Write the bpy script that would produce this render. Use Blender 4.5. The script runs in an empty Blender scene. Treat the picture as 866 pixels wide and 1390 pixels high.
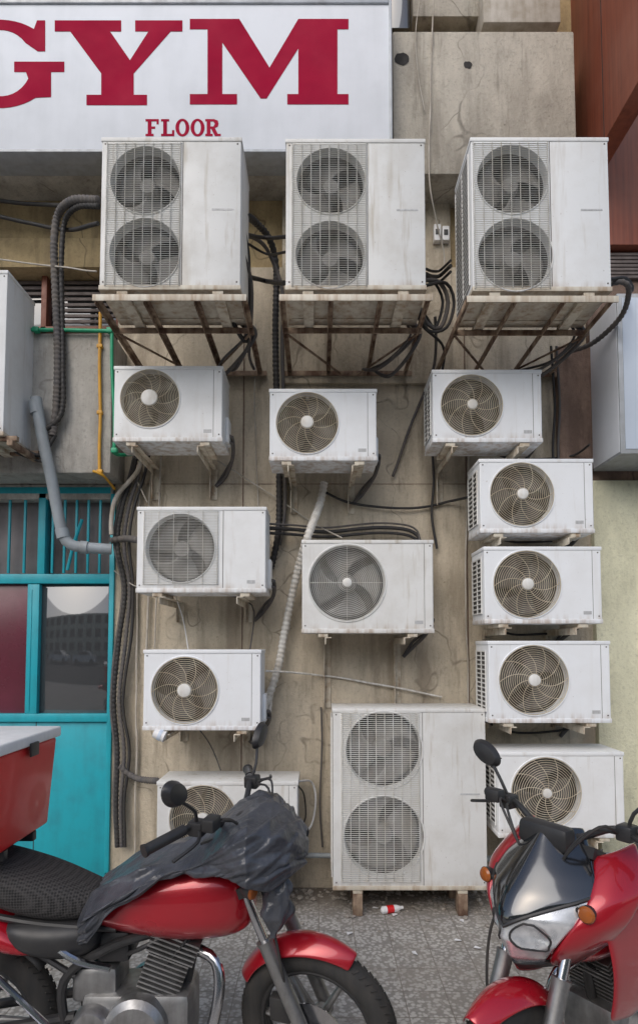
import bpy, bmesh, math, random
from mathutils import Vector, Matrix, noise
random.seed(7)
scene=bpy.context.scene
F=800.0; CX=433.0; HOR=875.0; TILT=math.radians(3); DW=4.1; EYE=1.65
CY=HOR-F*math.tan(TILT)
def P(u,v,Y=0.0):
    """surveyed photo point on the vertical plane y=Y -> world metres"""
    a=(u-CX)/F; b=-(v-CY)/F
    d=Vector((a, math.cos(TILT)-b*math.sin(TILT), math.sin(TILT)+b*math.cos(TILT)))
    t=(Y+DW)/d.y
    return Vector((d.x*t, Y, EYE+d.z*t))
# ---------------------------------------------------------------- materials
def newmat(name):
    m=bpy.data.materials.new(name); m.use_nodes=True
    nt=m.node_tree; b=nt.nodes['Principled BSDF']
    return m,nt,b
def nd(nt,t,**k):
    n=nt.nodes.new(t)
    for a,v in k.items(): setattr(n,a,v)
    return n
def coords(nt,scale=(1,1,1),rand=True):
    tc=nd(nt,'ShaderNodeTexCoord'); oi=nd(nt,'ShaderNodeObjectInfo')
    mp=nd(nt,'ShaderNodeMapping'); mp.inputs['Scale'].default_value=scale
    if rand:
        mu=nd(nt,'ShaderNodeMath',operation='MULTIPLY'); mu.inputs[1].default_value=37.0
        nt.links.new(oi.outputs['Random'],mu.inputs[0])
        ad=nd(nt,'ShaderNodeVectorMath',operation='ADD')
        nt.links.new(tc.outputs['Object'],ad.inputs[0]); nt.links.new(mu.outputs[0],ad.inputs[1])
        nt.links.new(ad.outputs[0],mp.inputs['Vector'])
    else: nt.links.new(tc.outputs['Object'],mp.inputs['Vector'])
    return mp.outputs['Vector'],tc
def noi(nt,vec,scale,detail=4,rough=.6):
    n=nd(nt,'ShaderNodeTexNoise'); n.inputs['Scale'].default_value=scale
    n.inputs['Detail'].default_value=detail; n.inputs['Roughness'].default_value=rough
    nt.links.new(vec,n.inputs['Vector']); return n.outputs['Fac']
def ramp(nt,fac,a,b,ca=(0,0,0,1),cb=(1,1,1,1)):
    r=nd(nt,'ShaderNodeValToRGB')
    if a>b: a,b,ca,cb=b,a,cb,ca
    r.color_ramp.elements[0].position=a; r.color_ramp.elements[1].position=b
    r.color_ramp.elements[0].color=ca; r.color_ramp.elements[1].color=cb
    nt.links.new(fac,r.inputs[0]); return r.outputs[0]
def mixc(nt,fac,a,b,mode='MIX'):
    m=nd(nt,'ShaderNodeMix',data_type='RGBA',blend_type=mode)
    for s,v in ((0,fac),(6,a),(7,b)):
        if isinstance(v,(int,float)): m.inputs[s].default_value=v
        elif isinstance(v,tuple): m.inputs[s].default_value=(*v[:3],1)
        else: nt.links.new(v,m.inputs[s])
    return m.outputs[2]
def mul(nt,a,b,op='MULTIPLY'):
    m=nd(nt,'ShaderNodeMath',operation=op)
    for i,v in enumerate((a,b)):
        if isinstance(v,(int,float)): m.inputs[i].default_value=v
        else: nt.links.new(v,m.inputs[i])
    return m.outputs[0]
def bump(nt,b,h,st,dist=.01):
    n=nd(nt,'ShaderNodeBump'); n.inputs['Strength'].default_value=st; n.inputs['Distance'].default_value=dist
    nt.links.new(h,n.inputs['Height']); nt.links.new(n.outputs[0],b.inputs['Normal'])
def simple(name,col,col2=None,scale=12,rough=.5,metal=0,bmp=0,lo=.4,hi=.7,coat=0,streak=True,spec=None):
    m,nt,b=newmat(name)
    b.inputs['Roughness'].default_value=rough; b.inputs['Metallic'].default_value=metal
    b.inputs['Coat Weight'].default_value=coat; b.inputs['Coat Roughness'].default_value=.06
    if spec is not None: b.inputs['Specular IOR Level'].default_value=spec
    if col2 is None: col2=tuple(c*.6 for c in col)
    v,_=coords(nt); n1=noi(nt,v,scale)
    if streak:
        v2,_=coords(nt,(1,1,.12)); n2=noi(nt,v2,scale*1.6)
        f=mul(nt,mul(nt,n1,n2,'ADD'),.5)
    else: f=n1
    nt.links.new(mixc(nt,ramp(nt,f,lo,hi),col,col2),b.inputs['Base Color'])
    rr=ramp(nt,n1,.3,.7,(rough*.85,)*3+(1,),(min(1,rough*1.25),)*3+(1,)); nt.links.new(rr,b.inputs['Roughness'])
    if bmp: bump(nt,b,noi(nt,v,scale*4,3),bmp,.004)
    return m
def concrete(name,c1,c2,c3,stain=.5,pit=True):
    m,nt,b=newmat(name)
    v,tc=coords(nt,rand=False); vs,_=coords(nt,(1,1,.1),rand=False); vc,_=coords(nt,(1,1,.35),rand=False)
    big=noi(nt,v,1.3,6,.62); st=noi(nt,vs,4.5,6,.62); st2=noi(nt,vs,15,4,.6); fine=noi(nt,v,42,5,.75); mid=noi(nt,vc,6,6,.7)
    c=mixc(nt,ramp(nt,big,.38,.64),c1,c2)
    c=mixc(nt,mul(nt,ramp(nt,st,.48,.64),stain),c,c3)
    c=mixc(nt,mul(nt,ramp(nt,st2,.58,.68),stain*.75),c,tuple(x*.75 for x in c3))
    c=mixc(nt,mul(nt,ramp(nt,mid,.50,.66),.5),c,tuple(min(1,x*1.25) for x in c1))
    c=mixc(nt,mul(nt,ramp(nt,mid,.46,.36),.45),c,tuple(x*.62 for x in c2))
    c=mixc(nt,mul(nt,ramp(nt,fine,.52,.70),.4),c,tuple(x*.5 for x in c2))
    if pit:
        vo=nd(nt,'ShaderNodeTexVoronoi'); vo.inputs['Scale'].default_value=11; nt.links.new(v,vo.inputs['Vector'])
        pf=ramp(nt,vo.outputs['Distance'],.04,.09,(1,1,1,1),(0,0,0,1))
        c=mixc(nt,mul(nt,pf,mul(nt,ramp(nt,big,.5,.6),.7)),c,tuple(x*.35 for x in c2))
        wv=nd(nt,'ShaderNodeVectorMath',operation='ADD'); nn=nd(nt,'ShaderNodeTexNoise'); nn.inputs['Scale'].default_value=3; nt.links.new(v,nn.inputs['Vector'])
        sc=nd(nt,'ShaderNodeVectorMath',operation='SCALE'); sc.inputs[3].default_value=.5; nt.links.new(nn.outputs['Color'],sc.inputs[0])
        nt.links.new(vc,wv.inputs[0]); nt.links.new(sc.outputs[0],wv.inputs[1])
        ve=nd(nt,'ShaderNodeTexVoronoi',feature='DISTANCE_TO_EDGE'); ve.inputs['Scale'].default_value=1.4; nt.links.new(wv.outputs[0],ve.inputs['Vector'])
        c=mixc(nt,mul(nt,ramp(nt,ve.outputs['Distance'],.002,.012,(1,1,1,1),(0,0,0,1)),mul(nt,ramp(nt,mid,.42,.58),.6)),c,tuple(x*.5 for x in c3))
    nt.links.new(c,b.inputs['Base Color']); b.inputs['Roughness'].default_value=.9; b.inputs['Specular IOR Level'].default_value=.25
    bump(nt,b,mul(nt,mul(nt,fine,mid,'ADD'),big,'ADD'),.6,.014)
    return m
M={}
M['wall']=concrete('stained_concrete',(.60,.53,.42),(.47,.41,.315),(.24,.195,.145),.62)
M['slab']=concrete('grey_concrete',(.48,.45,.39),(.37,.34,.29),(.2,.18,.15),.55)
M['ochre']=concrete('ochre_render',(.50,.385,.215),(.37,.28,.155),(.17,.13,.085),.5)
M['parapet']=concrete('parapet_concrete',(.47,.455,.42),(.37,.355,.32),(.22,.2,.175),.55)
M['brownwall']=concrete('brown_stained_concrete',(.27,.19,.15),(.17,.12,.095),(.09,.06,.05),.6)
M['pale']=concrete('pale_render',(.70,.69,.52),(.64,.63,.47),(.5,.48,.35),.2,False)
def acmat(name,base,dirt,amt):
    m,nt,b=newmat(name)
    v,tc=coords(nt); vs,_=coords(nt,(1,1,.09))
    n1=noi(nt,v,5,6,.65); n2=noi(nt,vs,22,4,.6); n3=noi(nt,v,70,3,.7); n4=noi(nt,vs,8,3,.5)
    c=mixc(nt,mul(nt,ramp(nt,n1,.42,.75),amt*.45),base,tuple(x*.85 for x in dirt))
    c=mixc(nt,mul(nt,ramp(nt,n2,.58,.75),amt),c,dirt)
    c=mixc(nt,mul(nt,ramp(nt,n4,.62,.72),amt*.6),c,dirt)
    c=mixc(nt,mul(nt,ramp(nt,n3,.68,.74),amt*.9),c,(.2,.13,.08))
    sp=nd(nt,'ShaderNodeSeparateXYZ'); nt.links.new(tc.outputs['Object'],sp.inputs[0])
    low=nd(nt,'ShaderNodeMapRange'); low.inputs[1].default_value=0; low.inputs[2].default_value=.06; low.inputs[3].default_value=1; low.inputs[4].default_value=0
    nt.links.new(sp.outputs[2],low.inputs[0])
    f=mul(nt,low.outputs[0],mul(nt,ramp(nt,n2,.42,.66),.6))
    c=mixc(nt,f,c,(.33,.22,.13))
    nt.links.new(c,b.inputs['Base Color'])
    nt.links.new(ramp(nt,n1,.3,.7,(.4,.4,.4,1),(.7,.7,.7,1)),b.inputs['Roughness'])
    bump(nt,b,n1,.12,.01)
    return m
M['ac']=acmat('ac_enamel',(.77,.785,.79),(.50,.46,.40),.45)
M['ac2']=acmat('ac_enamel_dirty',(.71,.715,.70),(.42,.37,.29),.7)
M['ac3']=acmat('ac_enamel_clean',(.79,.815,.84),(.56,.53,.48),.36)
M['pan']=acmat('ac_base_pan',(.62,.58,.49),(.34,.26,.18),.9)
M['wire']=simple('aged_grille_wire',(.60,.54,.42),(.36,.29,.2),rough=.5)
M['wirew']=simple('white_grille_wire',(.66,.66,.63),(.46,.43,.36),rough=.5)
M['well']=simple('fan_shroud_dark',(.085,.078,.07),(.035,.032,.03),rough=.8)
M['wellg']=simple('fan_shroud_grey',(.19,.18,.165),(.11,.10,.09),rough=.85)
M['fan']=simple('fan_blade_plastic',(.15,.14,.13),(.07,.065,.06),rough=.55)
M['fang']=simple('fan_blade_grey',(.255,.25,.235),(.17,.16,.145),rough=.6)
M['badge']=simple('badge_white',(.76,.76,.74),(.55,.52,.46),rough=.4)
M['seam']=simple('panel_gap',(.13,.12,.11),rough=.9)
M['sticker']=simple('spec_label',(.5,.51,.52),(.35,.35,.35),scale=60,rough=.4)
M['rust']=simple('rusty_angle_iron',(.36,.27,.19),(.13,.075,.05),scale=10,rough=.85,bmp=.4,lo=.40,hi=.58)
M['steel']=simple('painted_bracket',(.62,.57,.47),(.30,.2,.12),scale=14,rough=.7,lo=.46,hi=.66)
M['teal']=simple('teal_paint',(.015,.37,.45),(.02,.25,.31),scale=6,rough=.42,bmp=.08,lo=.45,hi=.7)
M['black']=simple('black_rubber',(.02,.02,.022),(.05,.045,.04),rough=.6)
M['hose']=simple('grey_foam_sleeve',(.085,.082,.085),(.16,.14,.12),rough=.85)
M['wrap']=simple('white_pipe_wrap',(.70,.69,.66),(.40,.36,.3),scale=20,rough=.7,bmp=.3)
M['pvc']=simple('grey_pvc',(.32,.36,.39),(.22,.235,.24),scale=7,rough=.5)
M['pvcw']=simple('pale_conduit',(.50,.47,.42),(.3,.26,.2),rough=.6)
M['yellow']=simple('yellow_gas_paint',(.62,.32,.02),(.4,.2,.03),rough=.5)
M['green']=simple('green_pipe_plastic',(.01,.32,.16),(.01,.18,.09),rough=.45)
M['signw']=simple('sign_white_vinyl',(.76,.79,.84),(.66,.69,.73),scale=4,rough=.75,lo=.45,hi=.75,spec=.2)
M['signf']=simple('sign_alu_frame',(.42,.45,.48),(.3,.31,.32),rough=.45,metal=.2)
M['signb']=simple('sign_pale_blue',(.55,.63,.74),(.48,.55,.65),scale=3,rough=.5)
M['crimson']=simple('crimson_vinyl',(.36,.008,.04),(.28,.008,.035),scale=3,rough=.8,spec=.12)
M['wfr']=simple('brown_window_frame',(.24,.08,.045),(.12,.045,.03),rough=.5)
M['shut']=simple('shutter_slat',(.15,.12,.11),(.08,.065,.06),rough=.6)
M['red']=simple('red_paint',(.42,.008,.020),(.35,.007,.017),scale=3,rough=.28,metal=.3,coat=1,streak=False)
M['redbox']=simple('red_plastic',(.66,.012,.014),(.58,.012,.014),scale=4,rough=.4,coat=.2)
M['lid']=simple('white_lid',(.80,.80,.80),(.66,.66,.66),rough=.45)
M['chrome']=simple('chrome',(.62,.62,.64),(.45,.45,.46),scale=9,rough=.16,metal=1,streak=False)
M['alu']=simple('cast_aluminium',(.38,.38,.38),(.18,.175,.17),scale=15,rough=.42,metal=.9,bmp=.1)
M['plast']=simple('black_plastic',(.022,.022,.024),(.035,.034,.033),rough=.42)
M['tyre']=simple('tyre_rubber',(.024,.024,.024),(.055,.05,.045),rough=.85,bmp=.3)
M['amber']=simple('amber_lens',(.35,.10,.02),(.25,.07,.02),rough=.2)
M['litter']=simple('litter',(.38,.35,.31),(.1,.08,.06),scale=30,rough=.9)
M['maroon']=simple('maroon_panel',(.15,.03,.05),(.10,.025,.035),scale=4,rough=.25)
M['dark']=simple('dark_interior',(.035,.033,.032),(.015,.015,.015),rough=.9)
M['int']=simple('dim_interior',(.24,.215,.215),(.08,.075,.075),scale=3,rough=.7)
M['kerb']=simple('kerb_stone',(.33,.32,.3),(.22,.21,.19),rough=.9,bmp=.4)
M['car']=simple('white_car_paint',(.75,.75,.76),(.7,.7,.7),scale=3,rough=.3,coat=.8)
def glass(name,col,r=.04,bp=.04):
    m,nt,b=newmat(name); b.inputs['Base Color'].default_value=(*col,1)
    v,_=coords(nt); n=noi(nt,v,3); nt.links.new(ramp(nt,n,.3,.8,(r,)*3+(1,),(r*3,)*3+(1,)),b.inputs['Roughness'])
    b.inputs['Specular IOR Level'].default_value=.9; b.inputs['IOR'].default_value=1.7
    bump(nt,b,n,bp,.02); return m
M['glass']=glass('dusty_dark_glass',(.05,.052,.055),.02,.012)
M['screen']=glass('smoked_windscreen',(.012,.013,.015),.05)
M['mirror']=simple('mirror_glass',(.7,.72,.75),(.6,.6,.6),rough=.05,metal=1,streak=False)
M['lens']=simple('headlamp_silver',(.80,.81,.83),(.45,.47,.5),scale=22,rough=.24,metal=.55,coat=1,streak=False)
m,nt,b=newmat('seat_mesh'); v,_=coords(nt,rand=False)
vo=nd(nt,'ShaderNodeTexVoronoi'); vo.inputs['Scale'].default_value=105; vo.inputs['Randomness'].default_value=.15; nt.links.new(v,vo.inputs['Vector'])
nt.links.new(ramp(nt,vo.outputs['Distance'],.25,.6,(.006,.006,.006,1),(.045,.042,.042,1)),b.inputs['Base Color']); b.inputs['Roughness'].default_value=.8
bump(nt,b,vo.outputs['Distance'],.8,.004); M['seat']=m
m,nt,b=newmat('grey_cover_fabric'); v,_=coords(nt,rand=False); n=noi(nt,v,9,5,.6)
nt.links.new(ramp(nt,n,.3,.75,(.038,.042,.052,1),(.085,.09,.105,1)),b.inputs['Base Color']); b.inputs['Roughness'].default_value=.3
n2=noi(nt,v,16,4,.55); bump(nt,b,n2,.55,.02); M['tarp']=m
m,nt,b=newmat('brown_wood_cladding'); v,_=coords(nt,(14,14,.6),rand=False); n=noi(nt,v,2.2,6,.65)
v2,_=coords(nt,rand=False); n2=noi(nt,v2,1.5)
c=mixc(nt,ramp(nt,n,.35,.7),(.31,.085,.045),(.18,.05,.03)); c=mixc(nt,mul(nt,ramp(nt,n2,.45,.7),.4),c,(.38,.17,.12))
nt.links.new(c,b.inputs['Base Color']); b.inputs['Roughness'].default_value=.5; bump(nt,b,n,.15,.004); M['wood']=m
m,nt,b=newmat('pavement_tiles'); v,_=coords(nt,rand=False)
br=nd(nt,'ShaderNodeTexBrick'); br.offset=0; br.inputs['Scale'].default_value=1; br.inputs['Brick Width'].default_value=.2; br.inputs['Row Height'].default_value=.2
br.inputs['Mortar Size'].default_value=.0035; br.inputs['Mortar Smooth'].default_value=.4
br.inputs['Color1'].default_value=(.54,.52,.48,1); br.inputs['Color2'].default_value=(.44,.42,.39,1); br.inputs['Mortar'].default_value=(.24,.21,.18,1)
nt.links.new(v,br.inputs['Vector'])
vo=nd(nt,'ShaderNodeTexVoronoi'); vo.inputs['Scale'].default_value=48; nt.links.new(v,vo.inputs['Vector'])
n=noi(nt,v,2.5,6,.65); nf=noi(nt,v,45,4,.7)
c=mixc(nt,mul(nt,ramp(nt,vo.outputs['Distance'],.35,.62),.75),br.outputs['Color'],(.18,.165,.145))
c=mixc(nt,mul(nt,ramp(nt,n,.45,.65),.6),c,(.29,.26,.22)); c=mixc(nt,mul(nt,ramp(nt,nf,.55,.7),.5),c,(.6,.58,.54))
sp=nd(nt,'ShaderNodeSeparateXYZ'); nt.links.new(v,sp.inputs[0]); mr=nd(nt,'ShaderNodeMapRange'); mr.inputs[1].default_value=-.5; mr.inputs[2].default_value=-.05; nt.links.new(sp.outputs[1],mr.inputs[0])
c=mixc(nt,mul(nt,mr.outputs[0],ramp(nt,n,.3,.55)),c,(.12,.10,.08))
nt.links.new(c,b.inputs['Base Color']); b.inputs['Roughness'].default_value=.85
bump(nt,b,mul(nt,mul(nt,vo.outputs['Distance'],-.4),mul(nt,br.outputs['Fac'],-1),'ADD'),.5,.006); M['pave']=m
M['asphalt']=simple('asphalt',(.055,.054,.052),(.035,.035,.034),scale=8,rough=.9,bmp=.5,streak=False)
# ---------------------------------------------------------------- mesh helpers
def empty(name,loc=(0,0,0),parent=None,rot=None):
    e=bpy.data.objects.new(name,None); e.empty_display_size=.1; e.location=loc
    if rot: e.rotation_euler=rot
    scene.collection.objects.link(e)
    if parent: e.parent=parent
    return e
def finish(bm,name,mat,parent=None,smooth=True,sub=0,solid=0,ang=35,loc=None):
    bmesh.ops.recalc_face_normals(bm,faces=bm.faces[:])
    me=bpy.data.meshes.new(name); bm.to_mesh(me); bm.free()
    me.materials.append(M[mat])
    if smooth:
        for p in me.polygons: p.use_smooth=True
        if not sub: me.set_sharp_from_angle(angle=math.radians(ang))
    o=bpy.data.objects.new(name,me); scene.collection.objects.link(o)
    if parent: o.parent=parent
    if loc: o.location=loc
    if solid:
        md=o.modifiers.new('s','SOLIDIFY'); md.thickness=solid; md.offset=0
    if sub:
        md=o.modifiers.new('ss','SUBSURF'); md.levels=sub; md.render_levels=sub
    return o
def box(bm,x0,x1,y0,y1,z0,z1,bev=0):
    vs=[bm.verts.new((x,y,z)) for x in (x0,x1) for y in (y0,y1) for z in (z0,z1)]
    fs=[(0,1,3,2),(4,6,7,5),(0,4,5,1),(2,3,7,6),(0,2,6,4),(1,5,7,3)]
    faces=[bm.faces.new([vs[i] for i in f]) for f in fs]
    if bev>0:
        es=list({e for f in faces for e in f.edges})
        bmesh.ops.bevel(bm,geom=es,offset=bev,segments=2,affect='EDGES',profile=.5)
def catmull(pts,step=.03,closed=False):
    pts=[Vector(p) for p in pts]
    if len(pts)<3 and not closed:
        n=max(2,int((pts[1]-pts[0]).length/step)); return [pts[0].lerp(pts[1],i/n) for i in range(n+1)]
    out=[]; n=len(pts)
    for i in range(n-1):
        p0=pts[max(i-1,0)];p1=pts[i];p2=pts[i+1];p3=pts[min(i+2,n-1)]
        k=max(1,int((p2-p1).length/step))
        for j in range(k):
            t=j/k
            out.append(.5*((2*p1)+(p2-p0)*t+(2*p0-5*p1+4*p2-p3)*t*t+(3*p1-p0-3*p2+p3)*t**3))
    out.append(pts[-1]); return out
def tube(bm,pts,r,n=8,closed=False):
    pts=[Vector(p) for p in pts]; N=len(pts)
    rs=r if isinstance(r,(list,tuple)) else [r]*N
    def tan(i):
        if closed: return (pts[(i+1)%N]-pts[i-1]).normalized()
        return (pts[min(i+1,N-1)]-pts[max(i-1,0)]).normalized()
    t=tan(0); up=Vector((0,0,1)) if abs(t.z)<.9 else Vector((1,0,0))
    nrm=(up-t*up.dot(t)).normalized(); rings=[]
    for i in range(N):
        t=tan(i); nrm=(nrm-t*nrm.dot(t))
        nrm=nrm.normalized() if nrm.length>1e-6 else t.orthogonal().normalized()
        bn=t.cross(nrm)
        rings.append([bm.verts.new(pts[i]+(nrm*math.cos(2*math.pi*k/n)+bn*math.sin(2*math.pi*k/n))*rs[i]) for k in range(n)])
    for i in range(N if closed else N-1):
        a=rings[i];b=rings[(i+1)%N]
        for k in range(n): bm.faces.new((a[k],a[(k+1)%n],b[(k+1)%n],b[k]))
    if not closed:
        bm.faces.new(rings[0][::-1]); bm.faces.new(rings[-1])
def circ(c,R,ax='y',n=32,ph=0):
    out=[]
    for k in range(n):
        a=2*math.pi*k/n+ph; p,q=R*math.cos(a),R*math.sin(a)
        d={'y':(p,0,q),'x':(0,p,q),'z':(p,q,0)}[ax]
        out.append(Vector(c)+Vector(d))
    return out
def cyl(bm,a,b,r,n=20,r2=None):
    tube(bm,[a,b],[r,r if r2 is None else r2],n)
def lathe(bm,prof,c,ax,n=24):
    c=Vector(c); ax=Vector(ax).normalized(); u=ax.orthogonal().normalized(); w=ax.cross(u); rings=[]
    for r,h in prof:
        rings.append([bm.verts.new(c+ax*h+(u*math.cos(2*math.pi*k/n)+w*math.sin(2*math.pi*k/n))*max(r,1e-4)) for k in range(n)])
    for a,b in zip(rings,rings[1:]):
        for k in range(n): bm.faces.new((a[k],a[(k+1)%n],b[(k+1)%n],b[k]))
    bm.faces.new(rings[0]); bm.faces.new(rings[-1][::-1])
def loft(bm,secs,n=24,ex=2.5):
    rings=[]
    for x,zc,w,h in secs:
        ring=[]
        for k in range(n):
            a=2*math.pi*k/n; c,s=math.cos(a),math.sin(a)
            ring.append(bm.verts.new((x,w*math.copysign(abs(c)**(2/ex),c),zc+h*math.copysign(abs(s)**(2/ex),s))))
        rings.append(ring)
    for a,b in zip(rings,rings[1:]):
        for k in range(n): bm.faces.new((a[k],a[(k+1)%n],b[(k+1)%n],b[k]))
    bm.faces.new(rings[0][::-1]); bm.faces.new(rings[-1])
def grid(bm,fn,nu,nv):
    vs=[[bm.verts.new(fn(i/nu,j/nv)) for j in range(nv+1)] for i in range(nu+1)]
    for i in range(nu):
        for j in range(nv): bm.faces.new((vs[i][j],vs[i+1][j],vs[i+1][j+1],vs[i][j+1]))
def rect(u0,v0,u1,v1,Y):
    uc,vc=(u0+u1)/2,(v0+v1)/2
    return P(u0,vc,Y).x,P(u1,vc,Y).x,P(uc,v1,Y).z,P(uc,v0,Y).z
def slab(name,mat,u0,v0,u1,v1,Y,th,parent,bev=.004):
    x0,x1,z0,z1=rect(u0,v0,u1,v1,Y); bm=bmesh.new(); box(bm,x0,x1,Y,Y+th,z0,z1,bev)
    return finish(bm,name,mat,parent)
def wbox(name,mat,x0,x1,y0,y1,z0,z1,parent,bev=.005):
    bm=bmesh.new(); box(bm,x0,x1,y0,y1,z0,z1,bev); return finish(bm,name,mat,parent)
# ---------------------------------------------------------------- AC units
def cell(bm,x0,x1,z0,z1,c=None,R=0,N=56):
    if c is None:
        bm.faces.new([bm.verts.new(p) for p in ((x0,0,z0),(x1,0,z0),(x1,0,z1),(x0,0,z1))]); return
    angs=[2*math.pi*k/N for k in range(N)]+[math.atan2(z-c[1],x-c[0])%(2*math.pi) for x in (x0,x1) for z in (z0,z1)]
    angs=sorted(set(round(a,5) for a in angs))
    def out(a):
        dx,dz=math.cos(a),math.sin(a); ts=[]
        if dx>1e-9: ts.append((x1-c[0])/dx)
        if dx<-1e-9: ts.append((x0-c[0])/dx)
        if dz>1e-9: ts.append((z1-c[1])/dz)
        if dz<-1e-9: ts.append((z0-c[1])/dz)
        t=min(ts); return (c[0]+dx*t,0,c[1]+dz*t)
    def ci(r,y): return [bm.verts.new((c[0]+r*math.cos(a),y,c[1]+r*math.sin(a))) for a in angs]
    rings=[[bm.verts.new(out(a)) for a in angs],ci(R*1.045,0),ci(R*1.03,-.006),ci(R*1.005,-.006),ci(R*.985,.008),ci(R*.97,.05)]
    n=len(angs)
    for a,b in zip(rings,rings[1:]):
        for k in range(n): bm.faces.new((a[k],a[(k+1)%n],b[(k+1)%n],b[k]))
def fanparts(root,c,R,nb,wellmat,fanmat,ph=0,hub=.26):
    bm=bmesh.new(); lathe(bm,[(R*1.0,.012),(R*1.0,.15)],(c[0],0,c[1]),(0,1,0),40)
    for f in list(bm.faces):
        if len(f.verts)>4 and abs(f.calc_center_median().y-.012)<1e-4: bm.faces.remove(f)
    finish(bm,'fan_shroud',wellmat,root)
    bm=bmesh.new(); span=2*math.pi/nb*.80
    for b in range(nb):
        def fn(i,j,b=b):
            r=R*(.2+.72*i); a=ph+2*math.pi*b/nb+span*(j-.5)*(0.75+.3*i)-.5*i
            return (c[0]+r*math.cos(a),.085+.055*(j-.5)*(1.1-.4*i)+.008*math.sin(i*3),c[1]+r*math.sin(a))
        grid(bm,fn,7,8)
    finish(bm,'fan_blades',fanmat,root,solid=.003,ang=60)
    bm=bmesh.new(); lathe(bm,[(R*.1,.035),(R*hub*.85,.038),(R*hub,.06),(R*hub,.12)],(c[0],0,c[1]),(0,1,0),24)
    finish(bm,'fan_hub',fanmat,root)
def ringgrille(root,c,R,nr,mat,rad=12,swirl=.7,badge=.2,wr=.0019):
    bm=bmesh.new()
    def yy(r): return -.016+.012*(r/R)**2
    for i in range(nr):
        r=R*(badge+.03+(1.0-badge-.03)*i/(nr-1)); tube(bm,circ((c[0],yy(r),c[1]),r,n=40),wr*(1.6 if i==nr-1 else 1),4,True)
    for k in range(rad):
        pts=[]
        for j in range(9):
            r=R*(badge+(1.01-badge)*j/8); a=2*math.pi*k/rad+swirl*j/8; pts.append((c[0]+r*math.cos(a),yy(r)+.002,c[1]+r*math.sin(a)))
        tube(bm,pts,wr*1.15,4)
    finish(bm,'grille_rings',mat,root)
    bm=bmesh.new(); lathe(bm,[(R*badge*.8,-.024),(R*badge,-.021),(R*badge*1.05,-.012)],(c[0],0,c[1]),(0,1,0),28); finish(bm,'grille_badge','badge' ,root)
def rectgrille(root,x0,x1,z0,z1,mat,dz=.013,dx=.05,y=-.012,wr=.0018):
    bm=bmesh.new()
    k=int((z1-z0)/dz)
    for i in range(k+1):
        z=z0+(z1-z0)*i/k; tube(bm,[(x0,y+.008,z),(x0+.008,y,z),(x1-.008,y,z),(x1,y+.008,z)],wr,4)
    k=int((x1-x0)/dx)
    for i in range(k+1):
        x=x0+.006+(x1-x0-.012)*i/k; tube(bm,[(x,y+.010,z0),(x,y+.003,z0+.006),(x,y+.003,z1-.006),(x,y+.010,z1)],wr*1.4,4)
    finish(bm,'wire_guard',mat,root)
def louvres(root,side,w,d,h):
    x=-w/2 if side<0 else w/2
    bm=bmesh.new(); s=side
    box(bm,*sorted((x,x+s*.002)),.05,d-.03,.06,h-.06); finish(bm,'coil_opening','well',root)
    bm=bmesh.new(); n=int((h-.12)/.028)
    for i in range(n+1):
        z=.06+(h-.12)*i/n; box(bm,*sorted((x+s*.0025,x+s*.008)),.045,d-.025,z-.004,z+.004)
    for y in (.045,d*.5,d-.025): box(bm,*sorted((x+s*.0027,x+s*.0095)),y-.004,y+.004,.055,h-.055)
    finish(bm,'coil_louvres','ac2',root)
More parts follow.
